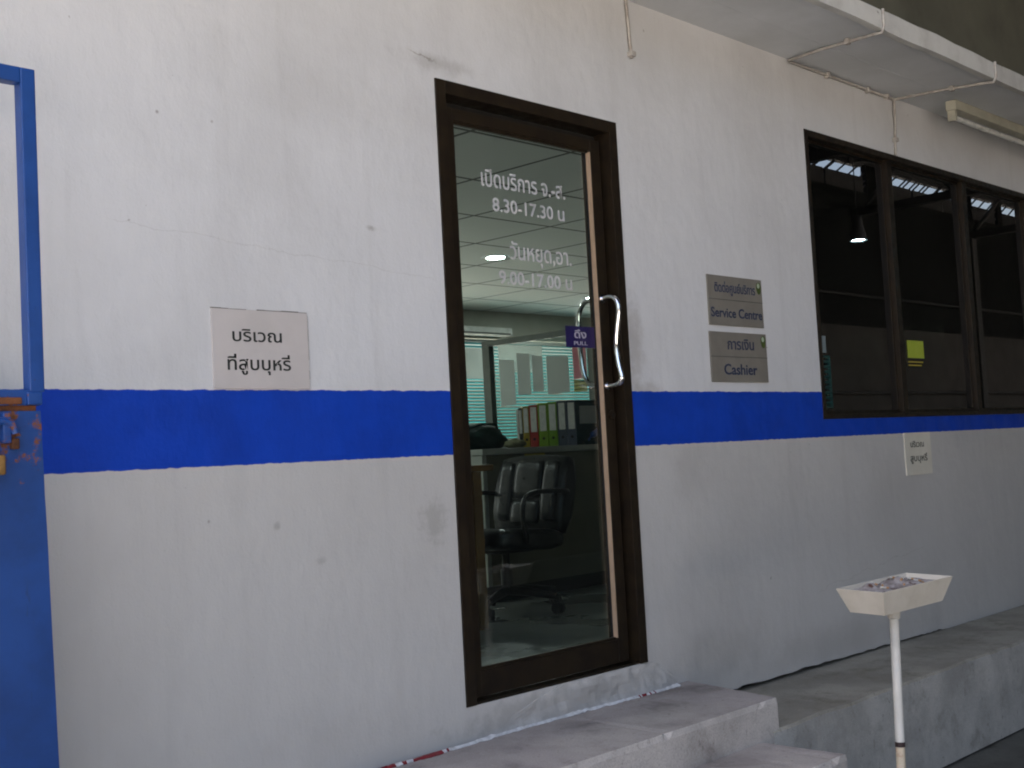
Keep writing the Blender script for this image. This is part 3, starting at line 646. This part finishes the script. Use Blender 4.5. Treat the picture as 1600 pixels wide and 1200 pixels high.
MB().tube([(1.86, 1.60, .10), (1.86, 1.60, .22)], .030).tube([(1.86, 1.60, .22), (1.86, 1.60, .325)], .020).box(1.76, 1.98, 1.52, 1.68, .305, .33, 0, .004).build('gas_lift', M['plast'], ch)
for k in range(5):
    a = R(-10+72*k); d = Vector((math.cos(a), math.sin(a), 0)); c = Vector((1.86, 1.60, 0))
    lg = MB().tube([c+Vector((0, 0, .115)), c+d*.15+Vector((0, 0, .105)), c+d*.31+Vector((0, 0, .085))], [.028, .022, .016], 0, 10).build('base_leg', M['plast'], ch)
    q = c+d*.31; s_ = Vector((-d.y, d.x, 0))
    m = MB()
    for e in (-.014, .014): m.tube([q+s_*(e-.009)+Vector((0, 0, .028)), q+s_*(e+.009)+Vector((0, 0, .028))], .028, 0, 14)
    m.tube([q+Vector((0, 0, .03)), q+Vector((0, 0, .085))], .008); m.build('caster', M['plast'], lg)
# ring binders along the counter
def binder(k, wd, h, mats, label):
    t = thing('ring_binder', label, 'binder', (0, 0, 0), 'ring binders standing on the counter')
    MB().box(0, wd, 0, .20, .0, h, 0, .003).build('cover', mats[0], t)
    MB().box(wd*.15, wd*.85, -.0015, -.0002, h*.36, h*.95).build('spine_label', mats[1], t)
    cz = h*.19; MB().tube([(wd/2, -.001, cz), (wd/2, .004, cz)], .0085, 0, 16).build('finger_hole', M['gasket'], t)
    t.location = Vector((2.665, 2.215, .849))+Vector((.7314, -.6820, 0))*k; t.rotation_euler = (0, 0, R(-43))
lab = mat('binder_label', (.72, .71, .68), (.60, .59, .56), .6, 40)
bx = 0
for wd, h, col, lb in ((.022, .212, (.02, .03, .028), 'thin dark binder with pale spine, leftmost in the binder row'),
                       (.038, .222, (.36, .26, .02), 'yellow ring binder with white spine label beside the red one'), (.052, .226, (.42, .03, .02), 'red ring binder between the yellow and the green binders'),
                       (.056, .234, (.19, .34, .012), 'bright green ring binder next to the red binder'), (.056, .238, (.16, .32, .012), 'bright green ring binder next to the slate blue binders'),
                       (.054, .242, (.06, .08, .11), 'slate blue ring binder next to the green binder'), (.056, .242, (.06, .08, .12), 'slate blue ring binder at the right end beside the dark teal box')):
    binder(bx, wd, h*1.12, (mat('binder_board', col, rough=.4), lab), lb); bx += wd+.002
bx = 2.985
tag(MB().box(bx+.01, bx+.30, 2.05, 2.33, .849, 1.125, 0, .004).box(bx+.05, bx+.28, 2.0485, 2.0497, .98, 1.09, 1).build('file_box', [M['tealbox'], M['paper']], None, (bx+.15, 2.2, .849)), 'dark teal file box at the right end of the binders', 'box')
m = MB(); m.tube(smooth_path([(3.02, 1.975, .875), (3.06, 1.975, .905), (3.14, 1.985, .93), (3.26, 1.99, .945)]), [.006]*4+[.02]*4+[.024]*4+[.02], 0, 10)
tag(m.box(3.05, 3.30, 1.95, 2.03, .849, .878, 1, .006).build('desk_stapler', [M['bluepl'], M['tealbox']], None, (3.15, 1.98, .849)), 'blue and teal clutter lying on the counter in front of the teal box', 'clutter')
# bag: a slumped dark green lump with folds
b = bmesh.new(); bmesh.ops.create_icosphere(b, subdivisions=4, radius=1)
for v in b.verts:
    n_ = noise.noise(v.co*1.6)*.22+noise.noise(v.co*4+Vector((3, 1, 0)))*.07
    q = v.co*(1+n_); v.co = Vector((q.x*.21, q.y*.13, max(-.055, q.z*.085)))
bg = MB().bm(b, 0, True, Matrix.Translation((2.245, 2.16, .905))); bg.tube(smooth_path([(2.13, 2.10, .97), (2.2, 2.06, .99), (2.3, 2.06, .985), (2.36, 2.10, .955)]), .008, 0, 8)
tag(bg.build('bag', M['bag'], None, (2.245, 2.16, .849)), 'dark green bag slumped on the left end of the counter', 'bag')
b = bmesh.new(); bmesh.ops.create_icosphere(b, subdivisions=3, radius=1)
for v in b.verts:
    q = v.co*(1+noise.noise(v.co*2.2)*.35); v.co = Vector((q.x*.075, q.y*.05, max(-.02, q.z*.028)))
tag(MB().bm(b, 0, True, Matrix.Translation((2.40, 2.0, .87))).build('cloth', M['cloth'], None, (2.40, 2.0, .849)), 'crumpled olive cloth beside the bag on the counter', 'cloth')
# glazed partition with papers
PXX = 3.6
pt = thing('glass_partition', 'grey glazed partition running back from the counter', 'partition', (PXX, 2.9, 0))
MB().box(PXX-.025, PXX+.025, 3.33, 3.40, 0, 1.60).box(PXX-.02, PXX+.02, 2.37, 2.42, .85, 1.64).build('post', M['postm'], pt)
MB().box(PXX-.025, PXX+.025, 2.37, 3.40, 1.602, 1.64).box(PXX-.025, PXX+.025, 2.42, 3.33, .86, .90).build('rail', M['postm'], pt); MB().box(PXX-.003, PXX+.003, 2.42, 3.33, .90, 1.60).build('glass_pane', M['pglass'], pt)
for k, (ya, yb, z1, z0, mt, lb) in enumerate(((3.25, 3.10, 1.50, 1.163, 'paper', 'long grey paper sheet on the partition nearest its dark post'), (3.075, 2.945, 1.53, 1.23, 'paper', 'grey paper sheet with a curled white top corner on the partition'), (2.93, 2.83, 1.50, 1.245, 'paper', 'narrow grey paper sheet on the partition between two wider ones'), (2.795, 2.59, 1.48, 1.215, 'paper', 'wide pale paper sheet on the partition left of the pink paper'), (2.555, 2.435, 1.53, 1.30, 'pink', 'pink paper sheet on the partition behind the door pull handle'), (2.555, 2.435, 1.295, 1.215, 'yellowp', 'pale yellow striped paper below the pink sheet'))):
    m = MB(); n = 8
    for i in range(n):
        u0, u1 = i/n, (i+1)/n; f = lambda u: PXX-.008-.02*(u-.3)**2*(1 if k % 2 else .4)
        for e in (0, .0012): m.add([(f(u0)-e, ya+(yb-ya)*u0, z0), (f(u1)-e, ya+(yb-ya)*u1, z0), (f(u1)-e, ya+(yb-ya)*u1, z1-.02*u1), (f(u0)-e, ya+(yb-ya)*u0, z1-.02*u0)], [[0, 1, 2, 3] if e == 0 else [3, 2, 1, 0]])
    if mt == 'yellowp':
        for z in (1.225, 1.25, 1.275): m.box(PXX-.014, PXX-.0125, yb, ya, z, z+.008, 1)
    tag(m.build('paper_sheet', [M[mt], M['cloth']], None, (PXX, (ya+yb)/2, z0)), lb, 'paper', 'papers on the glass partition')
# blinds in the two far windows
def blind(label, x0, x1, z0, z1, y, rot=False):
    t = thing('window_blind', label, 'blind', ((x0+x1)/2, y, z0) if not rot else (y, (x0+x1)/2, z0))
    def bx_(m, a, b, c, d, e, f, r=None):
        return m.box(a, b, c, d, e, f, 0, 0, r) if not rot else m.box(c, d, a, b, e, f, 0, 0, r)
    m = MB(); z = z0
    while z < z1-.04:
        bx_(m, x0, x1, y-.0175, y+.0175, z, z+.0016, Matrix.Rotation(R(-32), 3, 'X') if not rot else Matrix.Rotation(R(-32), 3, 'Y')); z += .034
    m.build('slats', M['teal'], t); q = MB(); bx_(q, x0, x1, y-.02, y+.02, z1-.035, z1); q.build('head_box', M['blindhead'], t)
blind('teal venetian blind in the back window of the office', 5.80, 8.55, 1.02, 2.05, 6.24)
blind('teal venetian blind in the end window seen through the dark glass', 2.45, 4.15, 1.07, 1.88, 9.05, True)
for x0, x1, z0, z1, lb in ((6.02, 6.50, 1.63, 1.95, 'grey paper sheet over the left part of the back window'), (6.62, 7.3, 1.72, 2.0, 'wide grey paper sheet over the middle of the back window')):
    tag(MB().box(x0, x1, 6.185, 6.188, z0, z1).build('paper_sheet', M['paper'], None, ((x0+x1)/2, 6.187, z0)), lb, 'paper', 'papers over the back window')
ac = thing('air_conditioner', 'long white wall unit high on the back wall of the office', 'air conditioner', (6.3, 6.1, 2.07))
MB().box(5.6, 6.68, 6.02, 6.18, 2.075, 2.155, 0, .01).build('casing', M['tube'], ac); MB().box(5.65, 6.64, 6.012, 6.019, 2.085, 2.096).build('air_slot', M['plast'], ac)
tag(MB().box(9-.004, 9-.001, 3.56, 3.76, 1.56, 1.76).build('paper_sheet', M['paper'], None, (9, 3.66, 1.56)), 'pale paper sheet above the teal blind behind the dark window', 'paper')
# recessed downlights
d0 = thing('downlight', 'lit round downlight in the office ceiling', 'downlight', (4.11, 3.73, CZ), 'recessed office downlights')
MB().lathe((4.11, 3.73, CZ), [(.070, -.004), (.105, -.006), (.110, -.0005)], 0, 32).build('trim_ring', M['blindhead'], d0)
MB().add([(4.11+.072*math.cos(2*math.pi*k/32), 3.73+.072*math.sin(2*math.pi*k/32), CZ-.004) for k in range(32)], [list(range(32))[::-1]]).build('diffuser', M['downlight'], d0)
for x, y in ((1.2, 4.6), (6.8, 5.0), (.5, 2.5)): dup(d0, (x, y, CZ), 'unseen office downlight added to brighten the room')  # unseen lamps added to brighten the room and the binders

# ------------------------------------------------------------------ the shed the yard stands under (seen in the dark glass)
sh = thing('warehouse_shed', 'dark steel warehouse roof and dark wall mirrored in the window glass', 'shed', (14, -5, G0))
SX0, SX1, SW0 = -2.2, 36, .6  # roof and wall ends placed to shape the light along the office wall
MB().box(SX0, SX1, -9.0, .3, 6.55, 6.62).build('roof_sheet', M['sheet'], sh)
MB().box(SW0, SX1, -8.9, -8.7, G0, 3.0).build('block_wall', M['block'], sh); MB().box(SW0, SX1, -8.88, -8.72, 3.0, 5.70).build('cladding', M['sheet'], sh)  # wall and cladding colours near black so their mirror image stays dark
MB().box(SX0, SX1, -8.9, -8.7, 6.30, 6.54).build('eaves_beam', M['steel'], sh)
MB().box(SX1, SX1+.2, -8.9, .3, G0, 6.5).build('end_wall', M['block'], sh)
for k, x in enumerate((4.5, 9.5, 14.5, 19.5, 24.5, 29.5)):
    m = MB().box(x-.08, x+.08, -8.68, -.05, 5.15, 5.30).box(x-.06, x+.06, -8.68, -.05, 6.20, 6.32)
    y = -8.5
    while y < -1.6: m.tube([(x, y, 5.25), (x, y+1.0, 6.22)], .045, 0, 8).tube([(x, y+1.0, 6.22), (x, y+1.9, 5.25)], .045, 0, 8); y += 1.9
    m.build('roof_truss', M['steel'], sh)
    if k > 3: MB().box(x-.12, x+.12, -8.69, -8.45, G0, 5.14).build('column', M['steel'], sh)
for y in (-7.2, -5.4, -3.6, -1.8): MB().box(SX0, SX1, y-.04, y+.04, 6.33, 6.54).build('purlin', M['steel'], sh)
for z, y in ((3.6, -8.66), (1.7, -8.62)): MB().tube([(SW0, y, z), (SX1, y, z)], .028, 0, 8).build('pipe_run', M['steel'], sh)
V = [(12.0, 13.5), (14.6, 16.1), (17.3, 18.45), (18.62, 20.0), (20.75, 22.1), (22.3, 23.6), (23.75, 24.15), (24.5, 24.85), (25.2, 26.4), (26.9, 28.1), (28.5, 29.9)]
for a, b_ in V:
    m = MB().box(a-.05, b_+.05, -8.86, -8.74, 5.70, 6.02).box(a-.05, b_+.05, -8.86, -8.74, 6.235, 6.30)
    x = a-1.0
    while x < b_:                                                # slanting blades of the eaves louvre, open to the sky
        m.add([(x, -8.80, 5.74), (x+.05, -8.80, 5.74), (x+1.05, -8.80, 6.28), (x+1.0, -8.80, 6.28), (x, -8.77, 5.74), (x+.05, -8.77, 5.74), (x+1.05, -8.77, 6.28), (x+1.0, -8.77, 6.28)], [[0, 1, 2, 3], [7, 6, 5, 4], [0, 4, 5, 1], [1, 5, 6, 2], [2, 6, 7, 3], [3, 7, 4, 0]]); x += .46
    m.build('eaves_louvre', M['steel'], sh)
prev = SW0
for a, b_ in V+[(SX1, SX1)]:
    if a-prev > .3: MB().box(prev+.22 if prev != SW0 else prev, a, -8.86, -8.74, 5.71, 6.29).build('cladding', M['sheet'], sh)
    prev = b_
hb = thing('high_bay_lamp', 'lit bluish high bay lamp hanging in the dark warehouse, mirrored in the window', 'lamp', (12.55, -5.0, 3.46))
MB().lathe((12.55, -5, 3.46), [(.11, 0), (.10, .10), (.07, .22), (.06, .34), (0, .35)], 0, 24).build('reflector', M['steel'], hb)
MB().add([(12.55+(.09)*math.cos(2*math.pi*k/24), -5+(.09)*math.sin(2*math.pi*k/24), 3.475) for k in range(24)], [list(range(24))[::-1]]).build('lens', M['highbay'], hb)
MB().tube([(12.55, -5, 3.81), (12.55, -5, 6.54)], .008, 0, 6).build('hanger', M['steel'], hb)
